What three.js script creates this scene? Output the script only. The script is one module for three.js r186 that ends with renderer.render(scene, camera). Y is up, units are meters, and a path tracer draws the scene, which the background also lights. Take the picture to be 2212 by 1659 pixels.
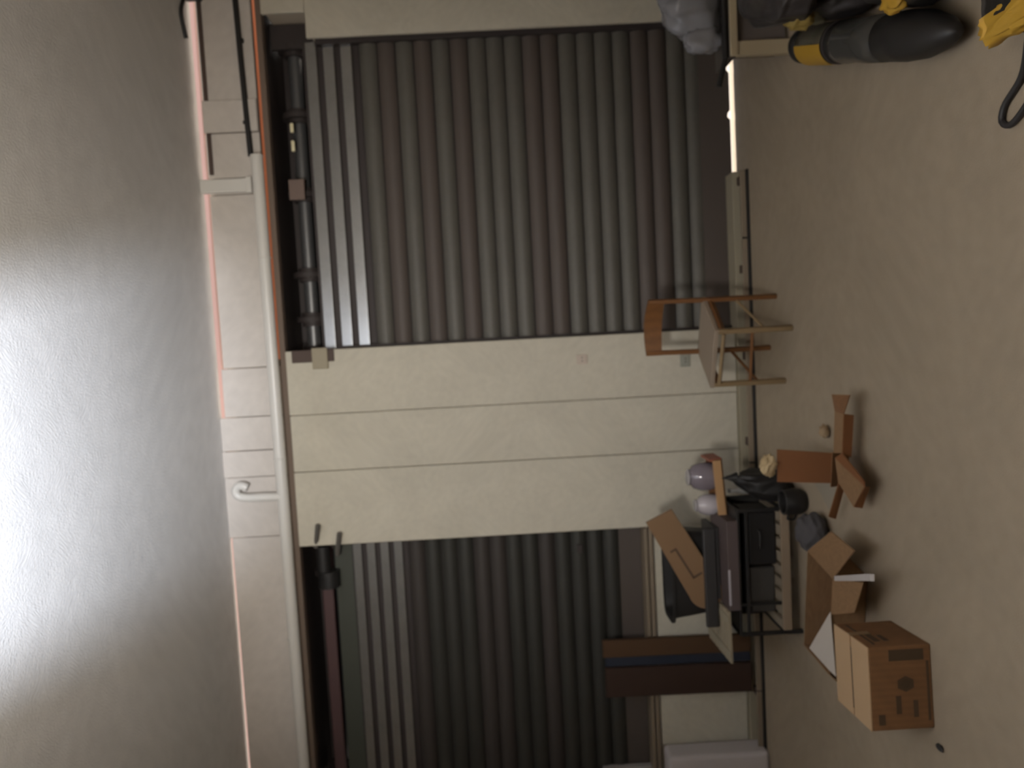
import * as THREE from 'three';
import { RoundedBoxGeometry } from 'three/addons/geometries/RoundedBoxGeometry.js';
import { mergeGeometries, mergeVertices } from 'three/addons/utils/BufferGeometryUtils.js';
import { ImprovedNoise } from 'three/addons/math/ImprovedNoise.js';

// ---------- camera (held on its side: the left of the picture is up), light, exposure ----------
const scene = new THREE.Scene();
const rad = Math.PI / 180;
const camera = new THREE.PerspectiveCamera(2 * Math.atan(829.5 / 1660) / rad, 2212 / 1659, 0.05, 200);
{
  const yaw = 3.8 * rad, pitch = 0.8 * rad, roll = 3.1 * rad;
  const F = new THREE.Vector3(-Math.sin(yaw) * Math.cos(pitch), -Math.sin(pitch), -Math.cos(yaw) * Math.cos(pitch));
  const r0 = new THREE.Vector3().crossVectors(F, new THREE.Vector3(0, 1, 0)).normalize();
  const down = new THREE.Vector3().crossVectors(r0, F).negate();
  camera.position.set(0, 1.6, 0);
  camera.up.copy(down.clone().multiplyScalar(Math.sin(roll)).addScaledVector(r0, Math.cos(roll)));
  camera.lookAt(camera.position.clone().add(F));
}
camera.focus = 1.6; camera.userData.fStop = 3.1;   // the photograph is softly out of focus
scene.add(camera);
const renderer = new THREE.WebGLRenderer({ antialias: true });
renderer.toneMapping = THREE.LinearToneMapping;
renderer.toneMappingExposure = 1.0;
renderer.shadowMap.enabled = true;
scene.background = new THREE.Color(0.55, 0.62, 0.75);

// the sun stands outside, beyond the closed shutters
const sun = new THREE.DirectionalLight(0xfff2e2, 9);
sun.position.set(4, 14, -17); sun.target.position.set(0, 0, -5);
sun.castShadow = true;
sun.shadow.mapSize.set(2048, 2048);
Object.assign(sun.shadow.camera, { left: -14, right: 14, top: 14, bottom: -14, near: 1, far: 50 });
scene.add(sun, sun.target);

// unseen rig added behind the camera to cast the light fan on the ceiling
const LAMP = new THREE.Vector3(-0.3, 2.3, 0.3), LAMP_AXIS = new THREE.Vector3(-0.033, 0.60, -0.80).normalize();
const LAMP_POWER = 155, LAMP_HALF = 32 * rad, LAMP_SOFT = 0.85;
// added fill lights on the same rig: one aimed steeply up, filling the room by bounce off the ceiling, one low and soft towards the shop wall
const UP_AXIS = new THREE.Vector3(0.03, 0.87, -0.47).normalize(), UP_POWER = 38, UP_HALF = 76 * rad, UP_SOFT = 1.0;
const WALL_AXIS = new THREE.Vector3(0.05, -0.02, -1).normalize(), WALL_POWER = 27, WALL_HALF = 32 * rad, WALL_SOFT = 1.0;

// ---------- helpers ----------
let seedState = 7;
const rnd = () => ((seedState = (seedState * 1664525 + 1013904223) >>> 0) / 4294967296);
const noise = new ImprovedNoise();
const taken = {};
function numbered(name) {
  const n = taken[name] = (taken[name] ?? -1) + 1;
  return n ? `${name}_${String(n).padStart(3, '0')}` : name;
}
const std = (r, g, b, rough = 0.85, more = {}) => new THREE.MeshStandardMaterial({ color: new THREE.Color().setRGB(r, g, b), roughness: rough, ...more });
function dataTex(w, h, fn, srgb = true) {
  const d = new Uint8Array(w * h * 4);
  for (let y = 0; y < h; y++) for (let x = 0; x < w; x++) {
    const c = fn(x / w, y / h), i = (y * w + x) * 4;
    for (let k = 0; k < 3; k++) d[i + k] = Math.max(0, Math.min(255, 255 * (Array.isArray(c) ? c[k] : c)));
    d[i + 3] = 255;
  }
  const t = new THREE.DataTexture(d, w, h);
  t.wrapS = t.wrapT = THREE.RepeatWrapping; t.magFilter = THREE.LinearFilter; t.minFilter = THREE.LinearMipmapLinearFilter; t.generateMipmaps = true;
  if (srgb) t.colorSpace = THREE.SRGBColorSpace;
  t.needsUpdate = true;
  return t;
}
// tileable multi-octave value, 0..1
function fbm(u, v, f, oct = 4, s = 0) {
  let a = 0, amp = 0.5;
  for (let k = 0; k < oct; k++) {
    const g = f * 2 ** k, U = u * 2 * Math.PI, V = v * 2 * Math.PI;
    a += amp * noise.noise(Math.cos(U) * g * 0.16 + s, Math.sin(U) * g * 0.16 + Math.cos(V) * g * 0.16, Math.sin(V) * g * 0.16 + k * 7.3 + s);
    amp *= 0.5;
  }
  return 0.5 + a;
}
function part(name, geo, mat, parent, label) {
  const m = new THREE.Mesh(geo, mat);
  m.name = name; m.castShadow = m.receiveShadow = true;
  if (label) m.userData.label = label;
  parent.add(m);
  return m;
}
function thing(name, label, category, [x, y, z] = [0, 0, 0], turn = 0, group) {
  const o = new THREE.Group(); o.name = numbered(name); scene.add(o);
  o.position.set(x, y, z); o.rotation.y = turn; o.userData = { label, category };
  if (group) o.userData.group = group;
  return o;
}
function solo(name, geo, mat, label, category, [x, y, z] = [0, 0, 0], turn = 0) {
  const m = part(numbered(name), geo, mat, scene, label);
  m.userData.category = category; m.position.set(x, y, z); m.rotation.y = turn;
  return m;
}
function structGroup(name, label) { const g = new THREE.Group(); g.name = name; g.userData = { kind: 'structure', label, category: undefined }; delete g.userData.category; scene.add(g); return g; }
function struct(name, geo, mat, label) { const m = part(name, geo, mat, scene, label); m.userData.kind = 'structure'; return m; }
// box given by its extents, edges rounded a little, uv in metres
function metreUV(g) {
  const p = g.attributes.position, n = g.attributes.normal, uv = new Float32Array(p.count * 2);
  for (let i = 0; i < p.count; i++) {
    const ax = Math.abs(n.getX(i)), ay = Math.abs(n.getY(i)), az = Math.abs(n.getZ(i));
    const [a, b] = ax > ay && ax > az ? [p.getZ(i), p.getY(i)] : ay > az ? [p.getX(i), p.getZ(i)] : [p.getX(i), p.getY(i)];
    uv[2 * i] = a; uv[2 * i + 1] = b;
  }
  g.setAttribute('uv', new THREE.BufferAttribute(uv, 2));
  return g;
}
function ext(x0, x1, y0, y1, z0, z1, r = 0.004) {
  const w = Math.abs(x1 - x0), h = Math.abs(y1 - y0), d = Math.abs(z1 - z0);
  r = Math.min(r, w / 2.2, h / 2.2, d / 2.2);
  const g = r > 0.0004 ? new RoundedBoxGeometry(w, h, d, 2, r) : new THREE.BoxGeometry(w, h, d);
  g.translate((x0 + x1) / 2, (y0 + y1) / 2, (z0 + z1) / 2);
  return metreUV(g);
}
const V = (x, y, z) => new THREE.Vector3(x, y, z);
// bar of rectangular section between two points
function bar(a, b, w, d, r = 0.003, twist = 0) {
  const A = V(...a), B = V(...b), L = A.distanceTo(B);
  const g = new RoundedBoxGeometry(w, L, d, 2, Math.min(r, w / 2.2, d / 2.2));
  g.rotateY(twist);
  g.applyQuaternion(new THREE.Quaternion().setFromUnitVectors(V(0, 1, 0), B.clone().sub(A).normalize()));
  g.translate((A.x + B.x) / 2, (A.y + B.y) / 2, (A.z + B.z) / 2);
  return g;
}
function tube(pts, r, seg = 32, rs = 12, closed = false) {
  return new THREE.TubeGeometry(new THREE.CatmullRomCurve3(pts.map(p => V(...p)), closed, 'centripetal'), seg, r, rs, closed);
}
function rod(a, b, r, rs = 16) {
  const A = V(...a), B = V(...b), g = new THREE.CylinderGeometry(r, r, A.distanceTo(B), rs);
  g.applyQuaternion(new THREE.Quaternion().setFromUnitVectors(V(0, 1, 0), B.clone().sub(A).normalize()));
  return g.translate((A.x + B.x) / 2, (A.y + B.y) / 2, (A.z + B.z) / 2);
}
const disc = (x, y, z, r, w, rs = 28) => new THREE.CylinderGeometry(r, r, w, rs).rotateZ(Math.PI / 2).translate(x, y, z);
// plate from four corners (a, b, c, d in order) with a thickness, for cardboard flaps
function plate(a, b, c, d, t = 0.004) {
  const P = [a, b, c, d].map(p => V(...p)), n = P[1].clone().sub(P[0]).cross(P[3].clone().sub(P[0])).normalize().multiplyScalar(t / 2);
  const q = [...P.map(p => p.clone().add(n)), ...P.map(p => p.clone().sub(n))];
  const faces = [[0, 1, 2, 3], [7, 6, 5, 4], [1, 0, 4, 5], [2, 1, 5, 6], [3, 2, 6, 7], [0, 3, 7, 4]];
  const pos = [], uv = [];
  for (const f of faces) for (const k of [0, 1, 2, 0, 2, 3]) { const v = q[f[k]]; pos.push(v.x, v.y, v.z); uv.push(k === 1 || k === 2 ? 1 : 0, k >= 2 ? 1 : 0); }
  const g = new THREE.BufferGeometry();
  g.setAttribute('position', new THREE.Float32BufferAttribute(pos, 3)); g.setAttribute('uv', new THREE.Float32BufferAttribute(uv, 2));
  g.computeVertexNormals();
  return g;
}
// soft irregular body (bag, crumpled cloth, paper)
function lump(rx, ry, rz, seed, amp = 0.15, freq = 2.2, square = 0.75, det = 40, fine = 0.03) {
  const g = new THREE.SphereGeometry(1, det, Math.round(det * 0.7)), p = g.attributes.position;
  for (let i = 0; i < p.count; i++) {
    let x = p.getX(i), y = p.getY(i), z = p.getZ(i);
    const n = 1 + amp * noise.noise(x * freq + seed, y * freq + 3.1, z * freq + seed * 0.7) + fine * (1 - Math.abs(noise.noise(x * 7 + seed, y * 7, z * 7)) * 4);
    const sq = v => Math.sign(v) * Math.abs(v) ** square;
    p.setXYZ(i, sq(x) * rx * n, sq(y) * ry * n, sq(z) * rz * n);
  }
  g.computeVertexNormals();
  return g;
}
const ground = g => { g.computeBoundingBox(); return g.translate(0, -g.boundingBox.min.y, 0); };

// ---------- materials ----------
const blot = dataTex(256, 256, (u, v) => 0.95 + 0.05 * (fbm(u, v, 6, 5) - 0.5) + 0.05 * (fbm(u, v, 40, 2, 5) - 0.5));
const grit = dataTex(256, 256, (u, v) => 0.5 + 0.9 * (fbm(u, v, 60, 3, 2) - 0.5), false);
const bumpOf = (t, rep) => { const c = t.clone(); c.repeat.set(rep, rep); c.needsUpdate = true; return c; };
const M = {
  wall: std(0.60, 0.56, 0.46, 0.8, { map: bumpOf(blot, 0.7) }),
  fascia: std(0.60, 0.55, 0.50, 0.75, { map: bumpOf(blot, 0.5) }),
  ceiling: std(0.74, 0.73, 0.72, 0.92, { map: bumpOf(blot, 0.3), bumpMap: bumpOf(grit, 2), bumpScale: 0.0015 }),
  otherWall: std(0.50, 0.43, 0.34, 0.9),
  floor: std(0.405, 0.33, 0.24, 0.72, { map: bumpOf(blot, 0.4), bumpMap: bumpOf(grit, 3), bumpScale: 0.0008 }),
  olive: std(0.33, 0.29, 0.21, 0.8),
  tan: std(0.24, 0.19, 0.135, 0.6),
  darkWood: std(0.07, 0.045, 0.035, 0.7),
  header: std(0.17, 0.125, 0.095, 0.8),
  pvc: std(0.62, 0.60, 0.56, 0.35),
  black: std(0.012, 0.011, 0.011, 0.55),
  darkGrey: std(0.03, 0.028, 0.028, 0.5),
  darkBrown: std(0.035, 0.026, 0.024, 0.65),
  galv: std(0.52, 0.53, 0.54, 0.24, { metalness: 0.9, map: bumpOf(blot, 0.9) }),
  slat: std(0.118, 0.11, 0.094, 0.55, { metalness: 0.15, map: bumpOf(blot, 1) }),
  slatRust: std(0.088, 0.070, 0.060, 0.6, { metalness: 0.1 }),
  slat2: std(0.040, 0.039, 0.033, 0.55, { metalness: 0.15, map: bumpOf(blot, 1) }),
  steel: std(0.15, 0.15, 0.15, 0.4, { metalness: 0.6 }),
};
function grainTex(c0, c1, su = 3, sv = 40) {
  return dataTex(128, 256, (u, v) => { const k = Math.max(0, Math.min(1, fbm(u, v, 22, 3, 1) * 0.5 + 0.5 * (0.5 + 0.5 * Math.sin(u * 2 * Math.PI * 9 + 5 * fbm(u, v, 4, 2, 3))))); return c0.map((a, i) => a + (c1[i] - a) * k); });
}
const woodTex = grainTex([0.56, 0.39, 0.24], [0.66, 0.47, 0.29]);
const wood = new THREE.MeshStandardMaterial({ map: woodTex, roughness: 0.5, color: new THREE.Color().setRGB(0.52, 0.47, 0.40) });
const paleWood = std(0.24, 0.165, 0.085, 0.55);
const seatMat = std(0.28, 0.22, 0.165, 0.75);
const cardTex = dataTex(256, 256, (u, v) => { const k = 0.94 + 0.12 * (fbm(u, v, 10, 4, 4) - 0.5) + 0.02 * Math.sin(u * 2 * Math.PI * 40); return [0.69 * k, 0.545 * k, 0.40 * k]; });
const card = new THREE.MeshStandardMaterial({ map: cardTex, roughness: 0.85, color: new THREE.Color().setRGB(0.68, 0.66, 0.62) });
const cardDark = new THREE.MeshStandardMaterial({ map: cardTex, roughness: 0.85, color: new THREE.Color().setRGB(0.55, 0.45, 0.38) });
const cardOrange = std(0.21, 0.083, 0.028, 0.7);

// ---------- the room ----------
const ZW = -4.95, ZS = -5.05, CEIL = 3.42;   // face of the shop wall, plane of the shutters, ceiling
struct('floor', ext(-4.4, 3.4, -0.12, 0, -5.12, 3.7, 0), M.floor, 'plain beige floor');
struct('ceiling', ext(-4.4, 3.4, CEIL, CEIL + 0.15, -4.985, 3.7, 0), M.ceiling, 'plain white plastered ceiling');
struct('wall_left', ext(-4.4, -4.2, 0, CEIL, -4.95, 3.5, 0), M.otherWall);
struct('wall_right', ext(3.2, 3.4, 0, CEIL, -4.95, 3.5, 0), M.otherWall);
struct('wall_back', ext(-4.4, 3.4, 0, CEIL, 3.5, 3.7, 0), M.otherWall);

// front wall: white boards between and beside the two shutters
const front = structGroup('wall_front', 'white boarded shop wall around two roller shutters');
function boardPanel(x0, x1, y0, y1, dz = 0, name = 'panel') { return part(name, ext(x0 + 0.0015, x1 - 0.0015, y0, y1, ZW - 0.03, ZW + dz, 0.006), M.wall, front); }
boardPanel(-0.458, -0.042, 0.075, 2.972, 0.002);
boardPanel(-0.828, -0.458, 0.075, 2.972, -0.003);
boardPanel(-1.318, -0.828, 0.075, 2.972, 0.0);
boardPanel(1.902, 3.3, 0.0, 2.70, 0.0);
boardPanel(2.06, 3.3, 2.70, 2.972, 0.0);
boardPanel(-2.80, -1.318, 0.075, 0.655, 0.0);
boardPanel(-4.3, -3.0, 0.0, 2.972, 0.0);
part('core', ext(-1.3, -0.06, 0, 2.95, -5.2, ZW - 0.03, 0), M.otherWall, front);
part('core', ext(1.93, 3.4, 0, 2.68, -5.2, ZW - 0.03, 0), M.otherWall, front);
part('core', ext(2.07, 3.4, 2.68, 2.95, -5.2, ZW - 0.03, 0), M.otherWall, front);
part('core', ext(-3.0, -1.3, -0.1, 0.70, -5.2, ZW - 0.03, 0), M.otherWall, front);
part('core', ext(-4.4, -3.02, 0, 2.95, -5.2, ZW - 0.03, 0), M.otherWall, front);
// lintel over the openings, set back, with a thin slot above it
part('lintel', ext(-4.4, 3.4, 2.972, 3.008, -5.02, ZW - 0.005, 0.003), M.header, front);
part('lintel_upper', ext(-4.4, -0.09, 3.008, 3.37, -5.02, ZW - 0.06, 0), M.otherWall, front);
part('lintel_upper', ext(-0.09, 3.4, 3.034, 3.37, -4.995, ZW - 0.03, 0), M.header, front);

// fascia of boards above the shutters, up to a slot under the ceiling
const fascia = structGroup('trim_1', 'white boarded fascia between shutters and ceiling');
const fb = (x0, x1, y0, y1, dz) => part('fascia_board', ext(x0 + 0.002, x1 - 0.002, y0, y1, ZW - 0.03, ZW + dz, 0.005), M.fascia, fascia);
fb(1.545, 3.3, 3.034, 3.372, 0.0);
fb(1.345, 1.545, 3.034, 3.372, 0.022);
fb(1.065, 1.345, 3.034, 3.372, 0.0);
fb(-0.134, 0.965, 3.034, 3.376, -0.008);
fb(0.965, 1.065, 3.034, 3.376, -0.012);
fb(-0.448, -0.134, 3.008, 3.385, 0.006);
fb(-0.667, -0.448, 3.008, 3.42, 0.002);
fb(-0.839, -0.667, 3.008, 3.42, 0.010);
fb(-1.235, -0.839, 3.008, 3.42, 0.0);
fb(-4.3, -1.235, 3.008, 3.403, -0.004);
part('fascia_edge_strip', ext(1.09, 2.4, 3.335, 3.362, ZW - 0.01, ZW + 0.012, 0.004), M.darkWood, fascia);  // dark strip stands in for the shadow at the fascia edge
part('fascia_edge_strip', ext(-1.235, -0.55, 3.40, 3.42, ZW - 0.03, ZW - 0.004, 0.002), M.fascia, fascia);

// skirting and the low rail in front of it
const plinth = structGroup('trim_2', 'skirting with tan rail along foot of shop wall');
part('skirting', ext(-4.2, 0.94, 0, 0.073, -5.1, -4.905, 0.005), M.olive, plinth);
for (const [a, b] of [[0.52, 0.93], [-0.9, 0.51], [-2.4, -0.91], [-4.2, -2.41]])
  part('rail', ext(a, b, 0.016, 0.05, -4.838, -4.818, 0.004), M.tan, plinth);
part('gap_shade_strip', ext(-4.2, 0.935, 0.0, 0.022, -4.906, -4.838, 0.002), M.black, plinth, 'black strip standing in for shade between skirting and rail');  // black surface put in for the shade in the gap behind the rail
part('under_rail_shade', ext(-4.2, 0.935, 0.0, 0.0155, -4.838, -4.806, 0.003), M.black, plinth, 'black strip standing in for shade under the rail');  // black surface put in for the shade below the rail
for (let x = -4.1; x < 0.9; x += 0.55) part('rail_block', ext(x, x + 0.05, 0.02, 0.045, -4.906, -4.836, 0.002), M.darkWood, plinth);

// sill and frame below the left shutter
const sill = structGroup('trim_3', 'tan sill strips under left shutter');
part('sill_strip', ext(-3.0, -1.32, 0.70, 0.722, -5.1, ZW + 0.012, 0.003), M.tan, sill);
part('sill_strip', ext(-3.0, -1.32, 0.668, 0.692, -5.0, ZW + 0.02, 0.003), M.tan, sill);

// white cabinet-like pier at the far left
struct('trim_4', ext(-3.6, -2.775, 0.0, 0.655, -4.93, -4.75, 0.03), std(0.56, 0.52, 0.52, 0.6), 'white painted projecting pier at left end of the low wall');

// ---------- outside ----------
struct('pavement', ext(-25, 25, -0.12, -0.01, -40, -5.12, 0), std(0.55, 0.53, 0.50, 0.9), 'sunlit pavement outside');
const awning = thing('awning', 'salmon coloured awning outside, glimpsed through the slots above the fascia', 'awning', [0, 0, -5.2]);
part('canopy', ext(-5, 5, 3.47, 3.52, -1.1, 0, 0.004), std(0.78, 0.52, 0.47, 0.9), awning, 'pink underside of canopy');
part('valance', ext(-5, 5, 3.02, 3.47, -1.13, -1.1, 0.004), std(0.62, 0.26, 0.13, 0.9), awning, 'orange valance');
for (const x of [-4.8, 4.8]) part('bracket', ext(x - 0.03, x + 0.03, 3.30, 3.47, -1.1, 0, 0.004), M.steel, awning);

// ---------- roller shutters ----------
function slatProfile(h, depth) {   // curved slat, seen from the end
  const s = new THREE.Shape(), n = 8;
  for (let k = 0; k <= n; k++) { const t = k / n, y = t * h, z = depth * Math.sin(t * Math.PI) ** 0.8; k ? s.lineTo(z, y) : s.moveTo(z, y); }
  for (let k = n; k >= 0; k--) { const t = k / n; s.lineTo(depth * Math.sin(t * Math.PI) ** 0.8 - 0.004, t * h); }
  return s;
}
function extrudeX(shape, x0, x1) {   // shape in (z, y), pulled along x
  const g = new THREE.ExtrudeGeometry(shape, { depth: x1 - x0, bevelEnabled: false });
  g.rotateY(-Math.PI / 2); g.scale(1, 1, 1);
  g.translate(x1, 0, 0);
  return metreUV(g);
}
function rollerShutter(label, x0, x1, bottom, firstY, nBright, brightPitch, nDull, pitch, mats, drums) {
  const s = thing('roller_shutter', label, 'roller shutter', [0, 0, ZS]);
  const w0 = x0 - 0.012, w1 = x1 + 0.012;
  // shiny flat slats at the top, with dark slots between them
  const gapBack = ext(w0, w1, firstY - nBright * brightPitch, firstY + 0.02, -0.03, -0.022, 0);
  part('backing_strip', gapBack, M.darkBrown, s, 'dark backing behind the bright slats');
  for (let k = 0; k < nBright; k++) {
    const y1 = firstY - k * brightPitch, h = brightPitch * 0.64;
    const g = ext(w0, w1, -h / 2, h / 2, -0.004, 0.004, 0.003); g.rotateX(-0.085 - 0.012 * k); g.translate(0, y1 - h / 2, 0.0);
    part('slat', g, M.galv, s, 'bright galvanised slat');
  }
  const prof = slatProfile(pitch * 0.93, 0.022);
  part('groove_shade_back', ext(w0, w1, bottom - 0.06, firstY, -0.05, -0.032, 0), M.darkBrown, s, 'dark sheet added behind the slats to shade the grooves');  // added sheet: stops daylight and darkens the grooves between slats
  const y0 = firstY - nBright * brightPitch;
  const g = extrudeX(prof, w0, w1);
  for (let k = 0; k < nDull; k++) {
    const y = y0 - (k + 1) * pitch;
    if (y < bottom) break;
    const m = part('slat', g, mats[Math.floor(rnd() * mats.length)], s);
    m.position.set(0, y, -0.012);
  }
  part('bottom_rail', mats.rail, M.slatRust, s, 'dark bottom rail');
  // the roll: shaft, spring drums, coiled curtain, end plates
  const yb = 2.84, zb = -0.16;
  part('shaft', disc((x0 + x1) / 2, yb, zb, 0.045, x1 - x0 + 0.02, 24), M.steel, s);
  for (const dx of drums) {
    const d = part('drum', disc(dx, yb, zb, 0.105, 0.035), M.darkBrown, s);
    part('drum_hub', disc(dx, yb, zb, 0.07, 0.09), M.darkBrown, d);
  }
  part('coil', ext(w0 + 0.02, w1 - 0.02, 2.64, 2.70, -0.10, -0.06, 0.02), M.steel, s);
  part('housing_back', ext(x0 - 0.1, x1 + 0.1, 2.50, 2.972, -0.40, -0.37, 0), M.darkBrown, s);
  part('housing_top', ext(x0 - 0.16, x1 + 0.3, 2.972, 2.99, -0.42, 0.068, 0), M.darkBrown, s);
  for (const x of [x0 - 0.14, x1 + 0.167]) part('housing_side', ext(x - 0.01, x + 0.01, 2.50, 2.985, -0.41, -0.10, 0), M.darkBrown, s);
  part('housing_floor', ext(x0 - 0.02, x1 + 0.02, 2.50, 2.53, -0.38, -0.04, 0), M.darkBrown, s);
  for (const [xa, xb] of [[x0 - 0.016, x0 + 0.014], [x1 - 0.014, x1 + 0.022]]) part('guide_rail', ext(xa, xb, bottom - 0.09, 2.66, -0.06, 0.035, 0.002), M.darkBrown, s);
  return s;
}
const notchedRail = (() => {   // lower edge with two bites where the daylight bulges
  const s = new THREE.Shape(); s.moveTo(-0.055, 0.05); s.lineTo(0.945, 0.05); s.lineTo(0.95, 0.029);
  const bite = (x, h, w) => { s.lineTo(x - w, 0.029); s.lineTo(x - w * 0.4, 0.029 + h); s.lineTo(x + w * 0.4, 0.029 + h * 0.8); s.lineTo(x + w, 0.029); };
  bite(1.33, 0.018, 0.03); bite(1.63, 0.016, 0.035);
  s.lineTo(1.915, 0.03); s.lineTo(1.915, 0.25); s.lineTo(-0.055, 0.25);
  const g = new THREE.ExtrudeGeometry(s, { depth: 0.025, bevelEnabled: false }); g.translate(0, 0, -0.02);
  return metreUV(g);
})();
const m1 = [M.slat, M.slat, M.slat, M.slatRust]; m1.rail = notchedRail;
const sh1 = rollerShutter('grey roller shutter reaching the floor behind the wooden chair, three bright slats on top', -0.04, 1.902, 0.13, 2.735, 3, 0.1115, 24, 0.1158, m1, [1.92, 1.49, 0.98, 0.455, 0.16, -0.06]);
part('bracket', ext(1.90, 2.055, 2.70, 2.965, -0.10, -0.06, 0.004), M.darkBrown, sh1);
part('bracket', ext(-0.12, -0.04, 2.66, 2.93, 0.10, 0.112, 0.004), M.darkWood, sh1);
part('bracket_plate', ext(-0.165, -0.03, 2.70, 2.80, 0.10, 0.118, 0.004), std(0.30, 0.26, 0.18, 0.6), sh1, 'tan plate at the end of the roll');
part('bracket_plate', ext(0.93, 1.06, 2.80, 2.90, -0.02, 0.0, 0.004), std(0.16, 0.11, 0.09, 0.6), sh1, 'brown strap in front of the shaft');
for (const [a, b] of [[1.24, 1.31], [1.36, 1.42]]) part('tag', ext(a, b, 2.845, 2.868, -0.03, -0.01, 0.006), std(0.75, 0.68, 0.45, 0.4), sh1, 'pale yellow tag on the roll');
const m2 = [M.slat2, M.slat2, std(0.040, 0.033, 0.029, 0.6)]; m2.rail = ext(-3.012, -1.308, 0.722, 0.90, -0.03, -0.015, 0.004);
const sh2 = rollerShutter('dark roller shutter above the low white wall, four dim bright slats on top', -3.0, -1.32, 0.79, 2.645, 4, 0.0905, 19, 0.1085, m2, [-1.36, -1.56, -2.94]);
part('panel_band', ext(-2.99, -1.34, 2.80, 2.875, -0.09, -0.03, 0.01), std(0.085, 0.045, 0.045, 0.6), sh2, 'reddish brown band before the roll');
part('cover_plate', ext(-2.99, -1.34, 2.655, 2.775, -0.04, -0.02, 0.006), std(0.05, 0.055, 0.042, 0.6), sh2, 'olive cover plate');
part('gear', mergeGeometries([disc(-1.56, 2.81, 0.02, 0.07, 0.11), disc(-1.44, 2.84, 0.02, 0.045, 0.2)]), M.black, sh2);
for (const [y, x] of [[2.86, -1.19], [2.725, -1.25]]) part('lever', rod([x + 0.02, y - 0.03, 0.15], [x - 0.14, y + 0.01, 0.07], 0.016), std(0.11, 0.10, 0.09, 0.6), sh2);
part('lock', ext(-1.49, -1.43, 1.115, 1.155, 0.0, 0.022, 0.008), M.darkBrown, sh2, 'small dark lock');
part('jamb_strip', ext(-3.02, -2.97, 0.72, 1.05, 0.0, 0.05, 0.004), std(0.36, 0.34, 0.33, 0.6), sh2, 'pale strip at the left jamb');

// ---------- pipes and small fittings up on the fascia ----------
const pipe = thing('drain_pipe', 'long white pipe running along the fascia under the ceiling, with an upright gooseneck', 'pipe', [0, 3.027, -4.885]);
part('pipe_run', rod([1.175, 0.014, 0], [-4.1, -0.004, 0], 0.037, 24), M.pvc, pipe);
part('gooseneck', tube([[-0.965, 0.0, 0.01], [-0.96, 0.12, 0.01], [-0.957, 0.24, 0.01], [-0.945, 0.285, 0.012], [-0.915, 0.30, 0.014], [-0.885, 0.285, 0.014], [-0.88, 0.255, 0.014], [-0.895, 0.225, 0.012]], 0.027, 48, 14), M.pvc, pipe);
part('end_cap', rod([1.17, 0.014, 0], [1.185, 0.014, 0], 0.04, 24), M.pvc, pipe);
for (const x of [0.55, -0.72, -1.9]) part('clip', new THREE.TorusGeometry(0.038, 0.004, 8, 24).rotateY(Math.PI / 2).translate(x, 0.008, 0), M.pvc, pipe);
const sleeve = thing('cable_cover', 'short upright white cover strip from ceiling to pipe end', 'cover strip', [1.015, 3.1, ZW]);
part('cover', ext(-0.043, 0.043, 0.005, 0.32, 0.0, 0.035, 0.008), M.pvc, sleeve);
part('collar', ext(-0.05, 0.05, -0.005, 0.03, -0.002, 0.04, 0.006), M.pvc, sleeve);
const blackTube = thing('black_tube', 'thick black tube along the foot of the fascia, right of the white pipe', 'cable', [0, 0, -4.925]);  // plain black tube along the foot of the fascia
part('tube_run', tube([[2.6, 3.13, 0], [2.14, 3.115, 0], [1.7, 3.105, 0.0], [1.19, 3.09, 0]], 0.017, 24, 10), M.black, blackTube);
for (const x of [1.4, 1.9]) part('clip', ext(x - 0.012, x + 0.012, 3.085, 3.125, -0.027, 0.0, 0.004), M.black, blackTube);
const jb = thing('cable_box', 'dark cable box in the ceiling corner above the right end of the fascia', 'cable box', [2.2, CEIL, -4.86]);
part('box', ext(-0.05, 0.2, -0.10, 0, -0.09, 0.1, 0.01), M.darkGrey, jb);
part('cable', tube([[-0.05, -0.03, 0.02], [-0.16, -0.012, 0.05], [-0.3, -0.012, 0.0]], 0.012, 16, 8), M.black, jb);

function socket(label, x, y, w, h, mat) {
  const s = thing('wall_socket', label, 'socket', [x, y, ZW]);
  part('plate', ext(-w / 2, w / 2, -h / 2, h / 2, 0, 0.010, 0.004), mat, s);
  part('insert', ext(-w * 0.28, w * 0.28, -h * 0.3, h * 0.3, 0.008, 0.014, 0.003), mat, s);
  for (const k of [-1, 1]) part('hole', disc(0, 0, 0, 0.004, 0.002, 10).rotateY(Math.PI / 2).translate(k * 0.01, 0, 0.0145), M.darkGrey, s);
}
socket('small square wall socket high on the white board beside the wide shutter', -0.193, 1.072, 0.062, 0.068, std(0.50, 0.42, 0.35, 0.5));
socket('grey wall socket low on the white board behind the chair', -0.235, 0.405, 0.085, 0.065, std(0.30, 0.30, 0.25, 0.5));

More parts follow.
